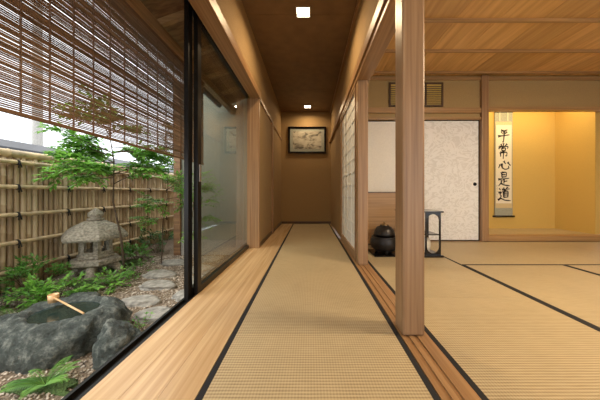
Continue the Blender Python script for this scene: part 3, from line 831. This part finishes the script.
# ================================================================ tea utensils
KX, KY = 0.86, 2.78
g = group('tea_kettle_on_brazier', (KX, KY, 0))
box('lacquer_board', KX-0.155, KX+0.155, KY-0.165, KY+0.165, 0.0015, 0.014, M['lacquer'], g)
lathe('brazier', [(0.075, 0.03), (0.10, 0.035), (0.145, 0.07), (0.158, 0.12), (0.152, 0.17), (0.138, 0.19), (0.146, 0.20), (0.130, 0.204), (0.120, 0.17), (0.02, 0.15)], (KX, KY, 0), M['iron'], g)
V, F = merge([lathe_vf([(0.015, 0.014), (0.02, 0.03), (0.024, 0.06)], (KX+math.cos(a)*0.09, KY+math.sin(a)*0.09, 0), 10) for a in (0.5, 2.6, 4.7)])
mesh_obj('brazier_feet', V, F, M['iron'], g, True)
lathe('kettle', [(0.02, 0.17), (0.08, 0.175), (0.108, 0.215), (0.122, 0.22), (0.116, 0.24), (0.108, 0.275), (0.082, 0.308), (0.05, 0.32), (0.048, 0.33), (0.053, 0.332)], (KX, KY, 0), M['iron'], g)
lathe('kettle_lid', [(0.05, 0.33), (0.046, 0.340), (0.012, 0.345), (0.008, 0.355), (0.015, 0.363), (0.014, 0.373), (0.002, 0.377)], (KX, KY, 0), M['bronze'], g)
rings = []
for s in (-1, 1):
    rings.append(([(KX+s*0.118+s*0.022*math.sin(t), KY, 0.262+0.026*math.cos(t)) for t in [i*2*math.pi/14 for i in range(15)]], 0.004))
tubes('kettle_rings', rings, M['bronze'], g, seg=6)
g = group('low_tea_screen', (0.95, 3.2, 0.36))
sy0 = 3.22
boxes('frame', [(0.63, 1.52, sy0, sy0+0.02, 0.002, 0.02), (0.63, 1.52, sy0, sy0+0.02, 0.70, 0.715), (0.63, 0.645, sy0, sy0+0.02, 0.02, 0.70), (1.505, 1.52, sy0, sy0+0.02, 0.02, 0.70)], M['dark_z'], g)
box('panel', 0.645, 1.505, sy0+0.004, sy0+0.014, 0.02, 0.70, M['hinoki_x'], g)
TX0, TX1, TY0, TY1 = 1.05, 1.43, 2.60, 2.92
g = group('lacquer_tea_shelf', ((TX0+TX1)/2, (TY0+TY1)/2, 0))
box('top_board', TX0-0.015, TX1+0.015, TY0-0.01, TY1+0.01, 0.486, 0.504, M['lacquer'], g, 0.003)
box('middle_board', TX0+0.01, TX1-0.01, TY0+0.034, TY1-0.035, 0.235, 0.247, M['lacquer'], g, 0.002)
box('base_board', TX0-0.015, TX1+0.015, TY0-0.01, TY1+0.01, 0.0015, 0.024, M['lacquer'], g, 0.003)
def arch_panel(x0, x1, y0, y1, z0, z1, m=0.018):
    n = 16; V, F = [], []
    cxx = (x0+x1)/2; r = (x1-x0)/2-m
    inner = [(cxx+r*math.cos(math.pi*i/n), z1-m-r+r*math.sin(math.pi*i/n)) for i in range(n+1)] + [(cxx-r*math.cos(math.pi*i/n), z0+m+r-r*math.sin(math.pi*i/n)) for i in range(n+1)]
    def outer(p):
        x, z = p; 
        cz = z1-m-r if z > (z0+z1)/2 else z0+m+r
        dx, dz = x-cxx, z-cz; hw = (x1-x0)/2; hz = (z1-cz) if z > (z0+z1)/2 else (cz-z0)
        k = min(hw/abs(dx) if abs(dx) > 1e-6 else 1e9, hz/abs(dz) if abs(dz) > 1e-6 else 1e9)
        return (cxx+dx*k, cz+dz*k)
    L = len(inner)
    for yy in (y0, y1):
        V += [(outer(p)[0], yy, outer(p)[1]) for p in inner] + [(p[0], yy, p[1]) for p in inner]
    for i in range(L):
        j = (i+1) % L
        F += [(i, j, L+j, L+i), (2*L+j, 2*L+i, 3*L+i, 3*L+j), (L+i, L+j, 3*L+j, 3*L+i), (j, i, 2*L+i, 2*L+j)]
    return V, F
V, F = merge([arch_panel(TX1-0.17, TX1, TY0+0.02, TY0+0.032, 0.024, 0.486), arch_panel(TX0, TX0+0.17, TY0+0.02, TY0+0.032, 0.024, 0.486)])
mesh_obj('window_panels', V, F, M['lacquer'], g)
w_ = 0.016
boxes('rear_posts', [(x_, x_+w_, TY1-0.03, TY1-0.03+w_, 0.024, 0.486) for x_ in (TX0, TX1-w_)], M['lacquer'], g)
lathe('water_jar', [(0.06, 0.025), (0.08, 0.04), (0.090, 0.10), (0.085, 0.16), (0.07, 0.18), (0.075, 0.185), (0.02, 0.192), (0.012, 0.21), (0.002, 0.212)], (TX0+0.25, TY0+0.18, 0), M['porcelain'], g)

# ================================================================ lamps
def downlight(x, y, power):
    o = group('recessed_downlight', (x, y, CZ)); w = 0.062
    boxes('trim_ring', [(x-w-0.012, x+w+0.012, y-w-0.012, y-w, CZ-0.006, CZ-0.0005), (x-w-0.012, x+w+0.012, y+w, y+w+0.012, CZ-0.006, CZ-0.0005),
                   (x-w-0.012, x-w, y-w, y+w, CZ-0.006, CZ-0.0005), (x+w, x+w+0.012, y-w, y+w, CZ-0.006, CZ-0.0005)], M['porcelain'], o)
    box('diffuser', x-w, x+w, y-w, y+w, CZ-0.004, CZ-0.0005, M['lamp'], o)
    l = bpy.data.lights.new('downlight_lamp', 'AREA'); l.size = 0.12; l.energy = power; l.color = (1, 0.73, 0.43); l.spread = math.radians(160)
    lo = bpy.data.objects.new('downlight_lamp', l); COL.objects.link(lo); lo.parent = o; lo.location = (0, 0, -0.012)
downlight(-0.07, 2.46, 13); downlight(-0.05, 5.15, 6); downlight(-0.07, -0.4, 12)
def fill_lamp(x, y, power):  # unseen lamp with invented housing, added to light the room
    o = group('unseen_fill_lamp', (x, y, RZ-0.1))
    boxes('wood_frame', [(x-0.27, x+0.27, y-0.27, y-0.25, RZ-0.13, RZ-0.11), (x-0.27, x+0.27, y+0.25, y+0.27, RZ-0.13, RZ-0.11), (x-0.27, x-0.25, y-0.25, y+0.25, RZ-0.13, RZ-0.11), (x+0.25, x+0.27, y-0.25, y+0.25, RZ-0.13, RZ-0.11)], M['hinoki_x'], o)
    box('diffuser', x-0.25, x+0.25, y-0.25, y+0.25, RZ-0.14, RZ-0.03, M['lamp_fill'], o)
    l = bpy.data.lights.new('fill_light', 'AREA'); l.size = 0.5; l.energy = power; l.color = (1, 0.79, 0.53); l.spread = math.radians(175)
    lo = bpy.data.objects.new('fill_light', l); COL.objects.link(lo); lo.parent = o; lo.location = (0, 0, -0.06)
fill_lamp(2.4, 0.9, 54)
l = bpy.data.lights.new('alcove_strip_light', 'AREA'); l.shape = 'RECTANGLE'; l.size = 1.5; l.size_y = 0.05; l.energy = 12; l.color = (1, 0.76, 0.40)
lo = bpy.data.objects.new('alcove_strip_light', l); COL.objects.link(lo); lo.location = (3.45, 3.66, 2.30); lo.rotation_euler = (math.radians(20), 0, 0)
box('alcove_light_housing', 2.7, 4.2, 3.62, 3.70, 2.31, 2.36, M['hinoki_x'])

# sky
w = bpy.data.worlds.new('overcast_sky'); S.world = w; w.use_nodes = True
nt = w.node_tree; bg = nt.nodes['Background']
tc = N(nt, 'ShaderNodeTexCoord'); sp = N(nt, 'ShaderNodeSeparateXYZ'); nt.links.new(tc.outputs['Generated'], sp.inputs[0])
nt.links.new(ramp(nt, sp.outputs['Z'], [(0.0, (0.86, 0.93, 1.0)), (0.6, (0.96, 0.98, 1.0))]), bg.inputs[0])
bg.inputs[1].default_value = 2.0
sun = bpy.data.lights.new('overcast_sun', 'SUN'); sun.energy = 2.2; sun.angle = math.radians(40); sun.color = (1, 0.97, 0.92)
so = bpy.data.objects.new('overcast_sun', sun); COL.objects.link(so); so.rotation_euler = (math.radians(25), math.radians(-30), 0); so.location = (-3, 0, 6)

# camera
cam = bpy.data.cameras.new('camera'); co = bpy.data.objects.new('camera', cam); COL.objects.link(co)
co.location = (0, 0, 0.7); co.rotation_euler = (math.radians(90), 0, 0)
cam.sensor_width = 36; cam.lens = 14.4; cam.shift_x = -10/600; cam.shift_y = -7/600; cam.clip_start = 0.02
S.camera = co
S.view_settings.view_transform = 'Standard'
S.view_settings.look = 'None'
S.view_settings.exposure = 0.32
